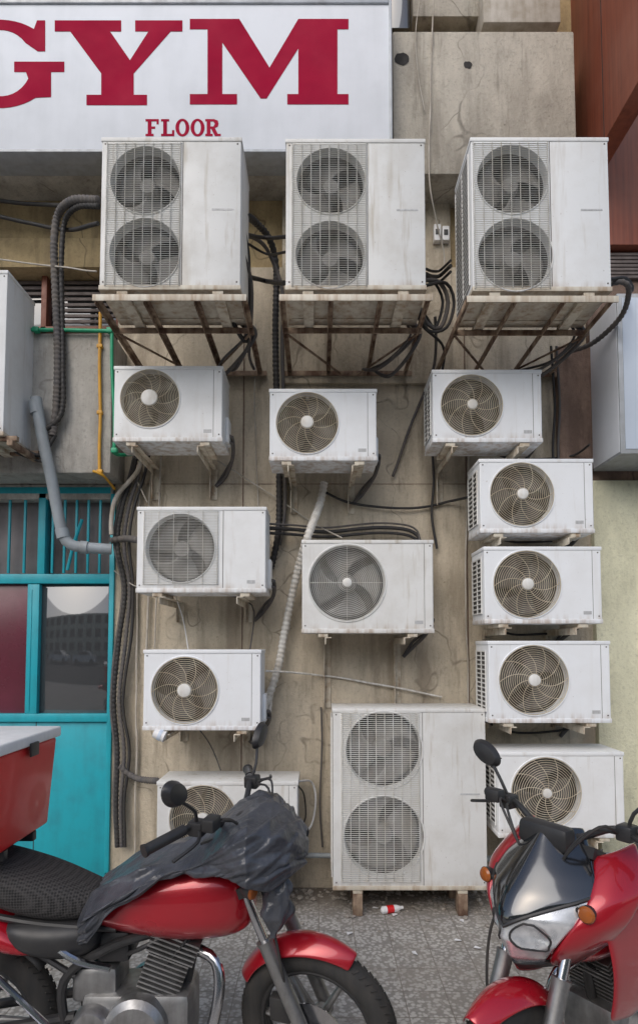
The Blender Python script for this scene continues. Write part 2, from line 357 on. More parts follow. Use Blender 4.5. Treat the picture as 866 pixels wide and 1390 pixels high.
def ac(u0,v0,u1,v1,Yf,d,fans,kind='ring',cm='ac',side=-1,leg=.16,brk=(-.3,.3),split=None,grille=None,name='air_conditioner_unit',wm='wire',nb=3,support='bracket',badge=.2,roll=0,pipes=True):
    X0,X1,Z0,Z1=rect(u0,v0,u1,v1,Yf); w=X1-X0; h=Z1-Z0
    root=empty(name,((X0+X1)/2,Yf,Z0)); root.rotation_euler=(0,roll,0)
    fl=[]
    for (cu,cv,r) in fans:
        p=P(cu,cv,Yf); R=r*(Yf+DW)/F; fl.append(((p.x-(X0+X1)/2,p.z-Z0),R))
    b=.007
    bm=bmesh.new()
    rr=[]
    for x0,x1,y,z0,z1 in ((-w/2+b,w/2-b,0,b,h-b),(-w/2+b*.3,w/2-b*.3,b*.3,b*.3,h-b*.3),(-w/2,w/2,b,0,h),(-w/2,w/2,d,0,h)):
        rr.append([bm.verts.new(q) for q in ((x0,y,z0),(x1,y,z0),(x1,y,z1),(x0,y,z1))])
    for a,c in zip(rr,rr[1:]):
        for k in range(4): bm.faces.new((a[k],a[(k+1)%4],c[(k+1)%4],c[k]))
    bm.faces.new(rr[-1])
    if len(fl)==2:
        xs=P(split,(v0+v1)/2,Yf).x-(X0+X1)/2; zm=(fl[0][0][1]+fl[1][0][1])/2
        top,bot=(fl[0],fl[1]) if fl[0][0][1]>fl[1][0][1] else (fl[1],fl[0])
        cell(bm,-w/2+b,xs,zm,h-b,top[0],top[1]); cell(bm,-w/2+b,xs,b,zm,bot[0],bot[1]); cell(bm,xs,w/2-b,b,h-b)
    else: cell(bm,-w/2+b,w/2-b,b,h-b,fl[0][0],fl[0][1])
    bmesh.ops.remove_doubles(bm,verts=bm.verts[:],dist=.0002)
    finish(bm,'casing',cm,root,ang=30)
    bm=bmesh.new(); box(bm,-w/2-.004,w/2+.004,-.004,d+.004,h-.018,h+.005,.003); finish(bm,'lid',cm,root)
    bm=bmesh.new(); box(bm,-w/2-.003,w/2+.003,-.003,d+.003,-.006,.020,.002)
    if kind=='double':
        for y in (.06,d-.08): box(bm,-w/2+.02,w/2-.02,y,y+.03,-.012,-.005,.002)
    finish(bm,'base_pan','pan' if kind=='double' else cm,root)
    bm=bmesh.new()
    for s in (-.34,.34): box(bm,w*s-.03,w*s+.03,.005,d+.015,-.03,-.0065,.002)
    finish(bm,'feet','steel',root)
    ph=random.random()*6
    for c,R in fl:
        ph+=1.1
        fanparts(root,c,R,nb,'wellg' if kind!='ring' else 'well','fang' if kind!='ring' else 'fan',ph)
        if kind in('ring','fine'): ringgrille(root,c,R*.985,14 if kind=='ring' else 19,wm,rad=10 if kind=='ring' else 4,swirl=.7 if kind=='ring' else 0,badge=badge,wr=.0018 if kind=='ring' else .0014)
    if grille:
        gx0,gx1,gz0,gz1=rect(*grille,Yf); gx0-=(X0+X1)/2; gx1-=(X0+X1)/2; gz0-=Z0; gz1-=Z0
        rectgrille(root,gx0,gx1,gz0,gz1,'wirew',dz=.0125 if kind=='double' else .0095,dx=.05 if kind=='double' else .09,wr=.0019 if kind=='double' else .0014)
        bm=bmesh.new(); t=.0035
        for a in ((gx0-t,gx1+t,gz0-t,gz0+t),(gx0-t,gx1+t,gz1-t,gz1+t),(gx0-t,gx0+t,gz0+t,gz1-t),(gx1-t,gx1+t,gz0+t,gz1-t)): box(bm,a[0],a[1],-.0025,.003,a[2],a[3],.001)
        finish(bm,'guard_rim',cm,root)
    bm=bmesh.new()
    if split:
        xs=P(split,(v0+v1)/2,Yf).x-(X0+X1)/2; box(bm,xs-.0018,xs+.0018,-.0012,.002,.022,h-.019)
    else:
        xs=w/2-.055; box(bm,xs-.0012,xs+.0012,-.0010,.002,.022,h-.019)
    for s in (-1,1):
        box(bm,s*(w/2-.02)-.004,s*(w/2-.02)+.004,-.0022,.002,h-.036,h-.028,.001)
        box(bm,s*(w/2-.02)-.004,s*(w/2-.02)+.004,-.0022,.002,.035,.043,.001)
    finish(bm,'seams_and_screws','seam',root)
    bm=bmesh.new()
    if kind=='double':
        box(bm,w/2-.16,w/2-.04,-.0015,.002,h*.52,h*.52+.01)
    else: box(bm,w/2-.115,w/2-.065,-.0015,.002,.05,.07)
    finish(bm,'label','sticker',root)
    wy=-Yf
    if kind!='double':
        bm=bmesh.new(); box(bm,w/2-.001,w/2+.022,d*.45,d*.85,.03,h*.42,.006); finish(bm,'valve_cover',cm,root)
    if pipes and kind!='double':
        bm=bmesh.new()
        for k,(r,o) in enumerate(((.009,0),(.013,.04))):
            tube(bm,catmull([(w/2+.01,d*.6,.05+o),(w/2+.035,d*.7,.045+o),(w/2+.02,d+.05,.0),(w/2-.05,wy-.03,-.05-o),(w/2-.12,wy-.025,-.16)],.02),r,8)
        finish(bm,'refrigerant_pipes','hose',root)
    if side: louvres(root,side,w,d,h)
    if support=='bracket':
        bm=bmesh.new()
        for s in brk:
            x=w*s
            box(bm,x-.02,x+.02,.0,wy,-.036,-.031,.001); box(bm,x-.02,x-.014,.0,wy-.006,-.075,-.0365,.001)
            box(bm,x-.024,x+.024,wy-.010,wy,-.05-leg,-.03,.001); box(bm,x-.024,x-.018,wy-.05,wy-.011,-.05-leg,-.0755,.001)
            for z in (-.045-leg*.8,-.09): cyl(bm,(x+.004,wy-.010,z),(x+.004,wy-.018,z),.007,6)
        finish(bm,'wall_bracket','steel',root)
    elif support=='platform':
        bm=bmesh.new(); z1=-.032; z0=-.068; W=w/2+.035; t=.005
        def bar(x0,x1,y0,y1):
            if x1-x0>y1-y0: box(bm,x0,x1,y0,y0+t,z0,z1,.001); box(bm,x0,x1,y0+t,y1,z1-t,z1,.001)
            else: box(bm,x0,x0+t,y0,y1,z0,z1,.001); box(bm,x0+t,x1,y0,y1,z1-t,z1,.001)
        bar(-W,W,.0,.03); bar(-W,W,d-.02,d+.02); bar(-W-.03,W+.03,wy-.045,wy-.005)
        for x in (-W,-W*.36,W*.30,W-.03): bar(x,x+.03,.031,wy-.046)
        tube(bm,[(-W+.02,d,-.06),(-.05,wy-.06,-.062)],.008,6); tube(bm,[(W-.02,d,-.06),(.07,wy-.06,-.066)],.008,6)
        finish(bm,'steel_platform','rust',root)
        bm=bmesh.new(); box(bm,-W,W,-.006,-.001,-.070,-.034,.001); finish(bm,'front_rail','pan',root)
        bm=bmesh.new()
        for k in range(3):
            a=random.uniform(.25,.45)*w
            tube(bm,catmull([(w/2-.1,d,.05),(w/2-.02+.03*k,d+.06,-.03),(a,d+.15+.05*k,-.14-.03*k),(a-.1,wy-.1,-.05)],.02),.008+.002*k,8)
        finish(bm,'refrigerant_pipes','hose',root)
    elif support=='ground':
        bm=bmesh.new()
        for s in (-.34,.34):
            for y in (.0,d-.08): box(bm,w*s-.03,w*s+.03,y,y+.09,-Z0+.001,-.031,.006)
        finish(bm,'rubber_feet','rust',root)
    return root
YB=-.95
ac(137,188,327,392,YB,.36,[(198,245,49),(197,343,49)],'double','ac2',0,split=248,grille=(144,195,246,388),support='platform',name='air_conditioner_unit')
ac(388,190,577,392,YB,.36,[(449,246,48),(448,346,48)],'double','ac2',0,split=499,grille=(396,196,498,389),support='platform')
ac(640,188,827,394,YB,.37,[(695,244,50),(699,346,52)],'double','ac',-1,split=747,grille=(642,194,745,392),support='platform')
ac(452,963,660,1207,-.43,.33,[(521,1018,51),(521,1136,53)],'double','ac2',-1,split=574,grille=(463,968,570,1196),support='ground')
YS=-.5
ac(155,498,302,598,YS,.27,[(204,541,41)],cm='ac',side=0,badge=.27,leg=.20)
ac(366,529,511,624,YS,.27,[(417,574,43)],cm='ac3',side=0,badge=.2,leg=.18)
ac(587,503,735,599,YS,.27,[(640,550,43)],cm='ac3',side=-1,badge=.16,leg=.24)
ac(186,689,361,803,YS,.29,[(245,744,47)],'sq','ac',0,grille=(195,694,297,793),leg=.12,split=303)
ac(410,734,588,858,YS,.30,[(471,791,52)],'fine','ac2',0,leg=.46,nb=4,badge=.12,wm='wirew')
ac(195,883,354,990,YS,.27,[(251,937,45)],cm='ac3',side=0,leg=.1,badge=.2)
ac(651,624,805,722,YS,.28,[(708,671,44)],cm='ac3',leg=.05,badge=.17)
ac(657,743,816,845,YS,.28,[(715,793,46)],cm='ac3',leg=.05,badge=.17)
ac(663,871,828,980,YS,.28,[(724,923,47)],cm='ac3',leg=.05,badge=.17)
ac(676,1022,847,1136,YS,.30,[(741,1076,47)],cm='ac',leg=.05,badge=.13)
ac(213,1062,404,1180,-.43,.30,[(276,1112,45)],cm='ac2',leg=.04,side=0,support='ground')
ac(-190,368,8,590,-.62,.34,[(-120,425,45),(-120,535,45)],'double','ac',0,split=-60,grille=(-180,375,-62,584),support='none')
# ---------------------------------------------------------------- building
B=empty('concrete_apartment_building')
Xl=P(152,900,0).x; Xr=P(806,900,0).x
TOP=8.0
wbox('main_wall','wall',Xl,Xr,0,.4,-.1,4.36,B)
wbox('upper_wall','ochre',Xl-2.8,Xr,.02,.4,4.365,TOP,B)
bm=bmesh.new()
for z in (2.78,): box(bm,Xl+.002,Xr-.3,-.0025,.001,z-.002,z+.002)
for u in (330,633): x=P(u,700,0).x; box(bm,x-.004,x+.004,-.0035,.001,.02,3.9)
finish(bm,'formwork_joints','brownwall',B)
slab('pilaster','wall',383,236,612,520,-.03,.031,B)
slab('stained_column','brownwall',758,470,803,640,-.06,.061,B)
slab('sign_beam','slab',-250,150,532,238,-.22,.24,B,.012)
slab('concrete_band','slab',533,42,781,236,-.3,.32,B,.012)
slab('upper_ledge','slab',560,-60,650,22,-.1,.12,B)
slab('ledge_block','pvcw',655,-60,760,30,-.22,.23,B,.01)
slab('upper_window_dark','glass',528,-70,556,38,-.03,.05,B)
bm=bmesh.new()
for u,v,r in ((545,80,12),(635,88,7)):
    p=P(u,v,-.302); vs=[]
    for k in range(14):
        a=2*math.pi*k/14; q=r*.0042*(1+.3*noise.noise(Vector((math.cos(a)*2,math.sin(a)*2,u)))); vs.append(bm.verts.new((p.x+q*math.cos(a),-.3025,p.z+q*math.sin(a)*.9)))
    bm.faces.new(vs)
finish(bm,'core_holes','dark',B,smooth=False)
x0,x1,z0,z1=rect(-150,338,134,452,.12)
wbox('recess_back','dark',-3.7,Xl,.38,.4,z0-.1,4.3,B)
wbox('wall_over_window','ochre',-3.7,Xl-.003,.0,.35,z1,4.36,B)
wbox('window_glass','glass',x0,Xl,.2,.21,z0,z1,B)
bm=bmesh.new()
for u in (62,): 
    a=P(u,400,.12).x; box(bm,a-.02,a+.02,.10,.19,z0,z1-.05,.003)
box(bm,x0,Xl-.004,.10,.19,z1-.05,z1-.002,.003); box(bm,x0,Xl-.004,.10,.19,z0,z0+.04,.003); a=P(133,400,.1).x; box(bm,Xl-.05,Xl-.004,.10,.19,z0+.042,z1-.052,.003)
finish(bm,'window_frame','wfr',B)
bm=bmesh.new(); n=13
for i in range(n):
    z=z0+.06+(z1-z0-.13)*i/(n-1)
    if z>z0+.28: box(bm,x0,P(60,400,.12).x-.02,.14,.155,z-.014,z+.010,.003)
    box(bm,P(84,400,.12).x,Xl-.055,.14,.155,z-.014,z+.010,.003)
finish(bm,'window_shutter','shut',B)
px0,px1,pz0,pz1=rect(-150,452,152,642,-.28)
wbox('parapet','parapet',px0,px1,-.28,.1,pz0,pz1,B,.01)
wbox('lintel','parapet',px0,Xl-.003,-.02,.3,pz0-.11,pz0-.003,B,.01)
rx=Xr+.003
wbox('pale_wall','pale',rx,rx+3.5,-.04,.4,-.1,P(850,652,-.04).z,B,.003)
wbox('wall_behind_signbox','brownwall',rx,rx+3.5,-.02,.4,P(850,652,-.04).z+.003,P(850,378,-.02).z,B)
fx=P(778,100,0).x; fz=P(778,258,0).z
wbox('wood_cladding_fascia','wood',fx,fx+.12,-1.5,.3,fz,TOP,B)
zl1=P(850,332,-.1).z
wbox('wood_cladding_panel','wood',P(797,250,-.1).x,fx+3,-.1,.3,zl1,TOP,B)
bm=bmesh.new()
for y in (-.42,-.95): box(bm,fx-.002,fx+.001,y-.003,y+.003,fz+.01,TOP)
for k in range(1,5): x=fx+.2+k*.28; box(bm,x-.003,x+.003,-.102,-.099,zl1+.01,TOP)
finish(bm,'cladding_joints','dark',B)
bm=bmesh.new(); zz0=P(850,378,-.05).z
for i in range(7): z=zz0+(zl1-zz0-.02)*(i+.5)/7; box(bm,rx-.1,fx+3,-.05,-.02,z-.010,z+.010,.002)
finish(bm,'vent_louvres','shut',B); wbox('vent_back','dark',rx-.1,fx+3,.0,.4,zz0,zl1,B)
S2=empty('shop_sign_box')
yb,yf=-.045,-.43
x0=P(801,520,yb).x; z0=P(801,640,yb).z; z1=P(838,398,yf).z
wbox('cabinet','signf',x0,x0+1.5,yf,yb,z0,z1,S2,.006)
wbox('cabinet_skin','signw',x0-.003,x0,yf+.01,yb-.01,z0+.015,z1-.01,S2,.001)
wbox('sign_face','signb',x0+.03,x0+1.45,yf-.004,yf,z0+.03,z1-.03,S2,.001)
D=empty('teal_metal_door')
def dl(name,mat,u0,v0,u1,v1,Y,th,bev=.003): return slab(name,mat,u0,v0,u1,v1,Y,th,D,bev)
dl('transom_glass','int',-120,668,151,780,.08,.02)
bm=bmesh.new()
for u in (-14,13,34,72,88,104,120,136):
    x=P(u,720,.0).x; box(bm,x-.008,x+.008,-.002,.014,P(u,778,0).z,P(u,670,0).z,.002)
tube(bm,[P(92,774,.0),P(100,740,.0),P(112,705,.0)],.012,8)
finish(bm,'transom_bars','teal',D)
dl('transom_mullion','teal',52,664,62,779,-.02,.08)
dl('top_rail','teal',-120,661,151,670,-.021,.09)
dl('middle_rail','teal',-120,779,151,792,-.02,.08)
dl('right_stile','teal',146,670,152.5,1185,-.023,.08)
dl('leaf_stile','teal',36,793,52,969,-.022,.07)
dl('leaf_stile_inner','teal',40,800,42,966,-.026,.01,.001)
dl('maroon_glass','maroon',-120,793,37,969,.02,.01)
dl('leaf_glass','glass',52,793,147,969,.02,.01)
dl('lock_rail','teal',-120,969,147,980,-.024,.07)
x0,x1,_,_=rect(-120,970,147,1000,0)
zt=P(50,980,0).z
wbox('kick_panel','teal',x0,x1,.0,.04,.03,zt,D)
xs=P(47,1100,0).x; wbox('leaf_gap','dark',xs-.003,xs+.003,-.001,.003,.03,zt,D,0)
q=xs
bm=bmesh.new(); cyl(bm,(q+.02,-.03,.98),(q+.02,-.0,.98),.012); tube(bm,catmull([(q+.02,-.03,.98),(q+.03,-.05,.98),(q+.12,-.05,.975)],.01),.008,8)
finish(bm,'handle','chrome',D)
wbox('threshold','kerb',x0,Xl,-.06,.1,-.02,.03,D)
wbox('wall_left_of_door','parapet',x0-2,x0-.003,-.0,.4,-.1,pz0-.003,B)
wbox('room_behind','dark',x0,Xl,.3,.32,0,pz0,D)
# ---------------------------------------------------------------- GYM sign
G=empty('gym_sign')
YG=-.46
x0,x1,z0,z1=rect(-260,-40,528,204,YG)
z1=P(300,6,YG).z
wbox('panel','signw',x0,x1,YG,YG+.02,z0,z1,G,.001)
bm=bmesh.new()
box(bm,x0,x1,YG-.012,YG+.1,z0-.02,z0,.003); box(bm,x1,x1+.018,YG-.012,YG+.1,z0-.02,z1+.03,.003); box(bm,x0,x1,YG-.012,YG+.1,z1,z1+.03,.003)
finish(bm,'frame','signf',G)
wbox('cabinet','signf',x0,x1-.01,YG+.022,-.225,z0+.02,z1-.01,G)
wbox('upper_panel','pvcw',x0,x1-.02,YG+.02,-.03,z1+.035,z1+.8,G)
def ell(cx,cy,rx,ry,a0,a1,n): return [(cx+rx*math.cos(math.radians(a0+(a1-a0)*i/n)),cy-ry*math.sin(math.radians(a0+(a1-a0)*i/n))) for i in range(n+1)]
def letter(name,*polys):
    cu=bpy.data.curves.new(name,'CURVE'); cu.dimensions='2D'; cu.fill_mode='BOTH'; cu.extrude=.0006
    for poly in polys:
        sp=cu.splines.new('POLY'); sp.points.add(len(poly)-1); sp.use_cyclic_u=True
        for p,(u,v) in zip(sp.points,poly):
            w=P(u,v,YG); p.co=(w.x,w.z,0,1)
    o=bpy.data.objects.new(name,cu); scene.collection.objects.link(o); cu.materials.append(M['crimson'])
    o.rotation_euler=(math.pi/2,0,0); o.location=(0,YG-.0015,0); o.parent=G
letter('letter_g',[(62,28),(62,70),(52,70)]+ell(2,86,42,45,38,332,30)+[(36,98),(20,98),(20,84),(88,84),(88,98),(70,98),(70,132)]+ell(0,87,76,60,310,52,36)+[(51,28)])
letter('letter_y',[(75,28),(165,28),(165,43),(150,43),(177,82),(202,43),(184,43),(184,28),(248,28),(248,43),(232,43),(182,100),(182,129),(200,129),(200,143),(118,143),(118,129),(138,129),(138,100),(96,43),(75,43)])
letter('letter_m',[(258,26),(325,26),(366,92),(405,26),(473,26),(473,40),(458,40),(458,128),(473,128),(473,142),(390,142),(390,128),(405,128),(405,66),(362,134),(354,134),(302,58),(302,128),(322,128),(322,142),(258,142),(258,128),(282,128),(282,40),(258,40)])
letter('letter_f',[(198,162),(216,162),(216,169),(213,169),(213,165),(206,165),(206,172),(211,172),(211,175),(206,175),(206,182),(209,182),(209,185),(198,185),(198,182),(201,182),(201,165),(198,165)])
letter('letter_l',[(219,162),(230,162),(230,165),(227,165),(227,182),(234,182),(234,177),(237,177),(237,185),(219,185),(219,182),(222,182),(222,165),(219,165)])
letter('letter_o',ell(248,173.5,9.5,12,0,345,23),ell(248,173.5,4.5,9,0,345,23))
letter('letter_o_second',ell(268.5,173.5,9.5,12,0,345,23),ell(268.5,173.5,4.5,9,0,345,23))
letter('letter_r',[(279,162),(291,162),(296,164),(297,168),(296,172),(292,174),(296,182),(300,182),(300,185),(292,185),(287,175),(286,175),(286,182),(289,182),(289,185),(279,185),(279,182),(281,182),(281,165),(279,165)],[(286,165),(290,165),(292,168.5),(290,172),(286,172)])
# ---------------------------------------------------------------- cables & pipes
def cab(root,name,pts,r,mat,corr=False,n=8):
    w=[P(*p) for p in pts]; path=catmull(w,.008 if corr else .03)
    if not corr: path=[p+Vector((noise.noise(p*3),0,noise.noise(p*3+Vector((9,0,0)))))*.010 for p in path]
    rs=[r*(1+(.13*math.sin(i*1.6) if corr else 0)) for i in range(len(path))]
    bm=bmesh.new(); tube(bm,path,rs,n); return finish(bm,name,mat,root,ang=80)
K=empty('electrical_cables'); H=empty('refrigerant_pipes')
def hb(pts,r,mat='black',corr=False,root=H): cab(root,'pipe_run',pts,r,mat,corr)
hb([(134,272,-.6),(100,272,-.5),(80,290,-.36),(74,330,-.34),(76,400,-.32),(79,480,-.33),(77,550,-.33),(72,592,-.33)],.024,'hose',True)
hb([(134,280,-.6),(106,281,-.5),(89,300,-.36),(84,350,-.33),(85,430,-.31),(86,500,-.33),(84,560,-.34),(60,585,-.35)],.017,'black',True)
for p in ([(-20,290,-.2),(40,302,-.2),(90,312,-.3),(134,303,-.6)],[(-20,271,-.2),(50,277,-.2),(134,281,-.5)]): cab(K,'cable',p,.013,'black')
cab(K,'cable',[(-20,349,-.3),(60,360,-.3),(132,368,-.6)],.005,'pvcw')
cab(K,'cable',[(-10,575,-.4),(20,600,-.36),(55,618,-.33),(76,590,-.33)],.013,'black'); cab(K,'cable',[(-10,590,-.4),(25,615,-.33),(60,628,-.32)],.009,'black')
hb([(328,290,-.7),(345,300,-.4),(366,325,-.2),(375,365,-.08),(374,450,-.06),(376,560,-.05),(379,640,-.05),(378,720,-.05),(368,772,-.05)],.022,'black',True)
hb([(328,318,-.7),(350,325,-.4),(368,350,-.15),(383,400,-.07),(384,500,-.05),(386,640,-.05),(386,700,-.04),(380,740,-.04)],.013,'hose')
hb([(330,300,-.75),(338,350,-.6),(337,420,-.5),(334,462,-.5),(318,440,-.6),(312,405,-.7)],.014,'black')
hb([(330,340,-.75),(341,380,-.6),(341,430,-.5),(338,478,-.4),(345,500,-.1)],.01,'hose')
cab(K,'cable',[(330,372,-.6),(360,382,-.2),(385,384,-.6)],.015,'black'); cab(K,'cable',[(336,318,-.6),(362,322,-.4),(388,321,-.6)],.012,'black'); cab(K,'cable',[(336,330,-.4),(362,345,-.3),(388,342,-.6)],.008,'black')
for dx,r in ((0,.013),(8,.010),(-7,.009)):
    hb([(576,380+dx,-.7),(598+dx,384,-.55),(608+dx,410,-.5),(598+dx,445,-.5),(580,440+dx,-.5),(566,412,-.6)],r,'black' if dx else 'hose')
    hb([(578,372+dx,-.7),(596,376+dx,-.4),(612,360+dx,-.6)],r*.9,'black')
hb([(590,430,-.3),(588,500,-.08),(560,570,-.04),(545,610,-.04),(532,645,-.04)],.01,'hose')
hb([(560,398,-.6),(572,440,-.4),(600,470,-.2),(600,500,-.05),(588,560,-.05),(588,650,-.04),(586,700,-.04),(592,745,-.04)],.009,'black')
cab(K,'cable',[(590,-20,-.32),(584,120,-.32),(582,238,-.32),(592,300,-.2),(603,345,-.1),(600,380,-.1)],.005,'pvcw')
cab(K,'cable',[(572,-20,-.32),(564,60,-.32),(575,150,-.32)],.003,'pvcw')
hb([(828,385,-.7),(845,383,-.75),(853,395,-.7),(842,430,-.5),(805,465,-.25),(770,478,-.1)],.016,'hose',True)
hb([(828,380,-.75),(848,378,-.72),(857,392,-.6),(850,405,-.4),(858,440,-.1)],.012,'black')
for dx in(0,7): hb([(748+dx,470,-.12),(752+dx,540,-.07),(750+dx,620,-.07),(755+dx,700,-.03)],.009,'hose' if dx else 'black')
for dx,r,mt,co_ in ((0,.016,'black',True),(9,.013,'hose',True),(16,.011,'black',False),(-4,.010,'hose',False)):
    hb([(186+dx,618,-.06),(178+dx,650,-.05),(166+dx,690,-.06),(160+dx,740,-.06),(170+dx*.7,800,-.05),(162+dx,870,-.06),(155+dx*.8,950,-.06),(160+dx,1020,-.06),(158+dx*.7,1090,-.06),(160+dx*.6,1150,-.07)],r,mt,co_)
hb([(150,734,-.1),(170,731,-.08),(188,733,-.3)],.022,'hose',True)
hb([(163,1040,-.06),(185,1056,-.08),(214,1060,-.3)],.02,'hose',True)
hb([(196,606,-.2),(186,640,-.1),(160,672,-.1),(153,700,-.1),(152,726,-.1)],.016,'pvcw')
for u,v0,v1,r in ((219,618,690,.007),(214,800,880,.006),(205,640,688,.005),(187,990,1160,.008),(203,806,884,.009),(189,620,1000,.007)):
    cab(K,'conduit',[(u,v0,-.03),(u-2,(v0+v1)/2,-.03),(u-3,v1,-.03)],r,'pvcw')
cab(K,'cable',[(348,440,-.02),(346,560,-.02),(352,700,-.02)],.004,'pvcw')
cab(K,'cable',[(296,626,-.05),(370,672,-.04),(430,712,-.05),(465,730,-.2)],.005,'pvcw')
cab(K,'cable',[(155,775,-.04),(175,790,-.05),(187,795,-.2)],.004,'pvcw')
cab(K,'cable',[(238,806,-.2),(248,840,-.08),(256,884,-.2)],.004,'lid'); cab(K,'cable',[(178,640,-.05),(200,682,-.06)],.005,'pvcw')
cab(K,'cable',[(300,806,-.3),(330,812,-.08),(345,830,-.05),(340,884,-.2)],.005,'hose'); cab(K,'cable',[(270,990,-.2),(285,1010,-.05),(300,1046,-.2)],.004,'hose')
for dv,r in ((0,.013),(7,.010),(-6,.007)):
    hb([(360,716+dv,-.25),(400,718+dv,-.1),(450,722+dv,-.06),(510,716+dv,-.06),(548,718+dv,-.06),(566,726+dv,-.06),(570,740,-.2)],r,'black' if dv>=0 else 'hose')
cab(K,'cable',[(440,668,-.04),(480,684,-.04),(560,690,-.04),(610,680,-.04),(640,674,-.2)],.009,'black')
cab(K,'cable',[(362,912,-.3),(430,916,-.04),(520,930,-.04),(600,946,-.04)],.007,'wrap')
hb([(440,655,-.08),(434,685,-.12),(420,722,-.32),(408,760,-.22),(396,810,-.14),(386,860,-.11),(378,905,-.11),(364,948,-.14),(357,966,-.22)],.026,'wrap',True)
hb([(352,965,-.3),(364,974,-.2),(368,945,-.12),(378,905,-.07),(392,850,-.06)],.011,'wrap')
cab(K,'cable',[(404,1060,-.3),(422,1062,-.1),(428,1085,-.08),(422,1120,-.08),(404,1140,-.2)],.007,'lid'); cab(K,'cable',[(404,1066,-.3),(412,1080,-.1),(414,1110,-.08),(404,1130,-.2)],.005,'black')
cab(K,'cable',[(436,960,-.03),(437,1010,-.03),(434,1090,-.03),(438,1150,-.03)],.006,'hose')
cab(K,'cable',[(636,600,-.03),(632,760,-.03),(634,900,-.03),(638,1000,-.03)],.006,'pvcw')
for v in (610,722,848,980): cab(K,'cable',[(660,v,-.15),(700,v+14,-.06),(770,v+10,-.05),(800,v-6,-.2)],.008,'black')
hb([(395,1163,-.1),(430,1162,-.1),(458,1162,-.1)],.018,'pvc'); hb([(655,1166,-.1),(740,1163,-.1),(870,1160,-.1)],.02,'pvc'); hb([(655,1181,-.08),(740,1178,-.08),(870,1176,-.08)],.013,'pvcw')
DP=empty('drain_pipe')
cab(DP,'pipe',[(50,540,-.36),(54,570,-.36),(66,630,-.34),(78,690,-.3),(86,726,-.28),(96,739,-.27),(112,743,-.25),(152,746,-.2)],.036,'pvc',False,16)
bm=bmesh.new()
for (u,v,Y),(u2,v2,Y2) in (((48,546,-.36),(51,562,-.36)),((84,718,-.285),(87,730,-.28)),((110,742.5,-.25),(120,743.5,-.245))):
    cyl(bm,P(u,v,Y),P(u2,v2,Y2),.042,18)
finish(bm,'pipe_collars','pvc',DP)
GP=empty('gas_pipe')
cab(GP,'pipe',[(136,424,-.30),(136,520,-.30),(136,640,-.30)],.011,'yellow'); cab(GP,'pipe_branch',[(128,640,-.30),(140,645,-.3),(156,664,-.1)],.009,'yellow')
bm=bmesh.new()
for v in (470,560,640): p=P(136,v,-.3); box(bm,p.x-.018,p.x+.018,-.312,-.285,p.z-.012,p.z+.012,.003)
finish(bm,'clamps','yellow',GP)
WP=empty('water_pipe')
cab(WP,'pipe',[(30,448,-.31),(90,448,-.31),(148,449,-.31)],.013,'green'); cab(WP,'pipe_down',[(152,449,-.31),(154,520,-.30),(156,600,-.29)],.012,'green'); cab(WP,'pipe_foot',[(156,600,-.29),(157,616,-.28),(178,617,-.1)],.012,'green')
bm=bmesh.new()
for u,v in ((50,448),(150,449),(156,612)): p=P(u,v,-.31); box(bm,p.x-.02,p.x+.02,-.33,-.29,p.z-.017,p.z+.017,.006)
finish(bm,'fittings','green',WP)
RK=empty('unit_rack')
bm=bmesh.new()
xa,xb=P(-150,600,-.6).x,P(12,600,-.6).x; z=P(0,598,-.6).z
for y in (-.6,-.33): box(bm,xa,xb+.05,y,y+.03,z-.0,z+.03,.002)
for x in (xa+.2,xb): box(bm,x,x+.035,-.62,-.285,z-.035,z-.001,.002)
finish(bm,'angle_frame','rust',RK)
J=empty('junction_box'); p=P(597,320,-.04); bm=bmesh.new(); box(bm,p.x-.05,p.x+.0,-.08,-.031,p.z-.06,p.z+.06,.006); box(bm,p.x+.01,p.x+.06,-.075,-.031,p.z-.055,p.z+.05,.006); finish(bm,'boxes','lid',J)
bm=bmesh.new(); box(bm,p.x-.04,p.x-.012,-.084,-.0805,p.z-.02,p.z+.02,.002); box(bm,p.x+.02,p.x+.05,-.079,-.0755,p.z-.02,p.z+.02,.002); finish(bm,'switches','plast',J)
CU=empty('hanging_paper_cup'); p=P(218,998,-.5); bm=bmesh.new(); lathe(bm,[(.028,-.04),(.034,.03),(.030,.03)],p,(.9,0,-.35),20); finish(bm,'cup','lid',CU); bm=bmesh.new(); lathe(bm,[(.0335,-.01),(.0345,.01)],p,(.9,0,-.35),20); tube(bm,[p+Vector((0,0,.03)),p+Vector((0,.05,.10))],.002,5); finish(bm,'cup_band','signb',CU)
# ---------------------------------------------------------------- ground
bm=bmesh.new(); bmesh.ops.create_grid(bm,x_segments=1,y_segments=1,size=300); finish(bm,'ground','asphalt',None,loc=(0,0,-.13))
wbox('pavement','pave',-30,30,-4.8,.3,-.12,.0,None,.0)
wbox('kerb','kerb',-30,30,-4.95,-4.803,-.12,.004,None,.01)
bm=bmesh.new()
for i in range(1100):
    x=random.uniform(-1.6,2.2); y=-abs(random.gauss(0,.2))-.02; s=random.choice((.004,.005,.007,.009,.014,.02))*random.uniform(.6,1.2)
    if random.random()<.15: y=random.uniform(-1.4,-.1); s*=.6
    mt=Matrix.Translation((x,y,s*.35))@Matrix.Rotation(random.random()*6,4,'Z')@Matrix.Diagonal((s*random.uniform(.6,1.6),s,s*random.uniform(.2,.7),1))
    bmesh.ops.create_icosphere(bm,subdivisions=1,radius=1,matrix=mt)
finish(bm,'rubble','litter',None,smooth=False)
LB=empty('plastic_bottle'); bm=bmesh.new()
lathe(bm,[(.012,0),(.022,.008),(.022,.10),(.010,.13),(.010,.145)],(.38,-.40,.024),(1,.3,0),16); finish(bm,'bottle_body','lid',LB)
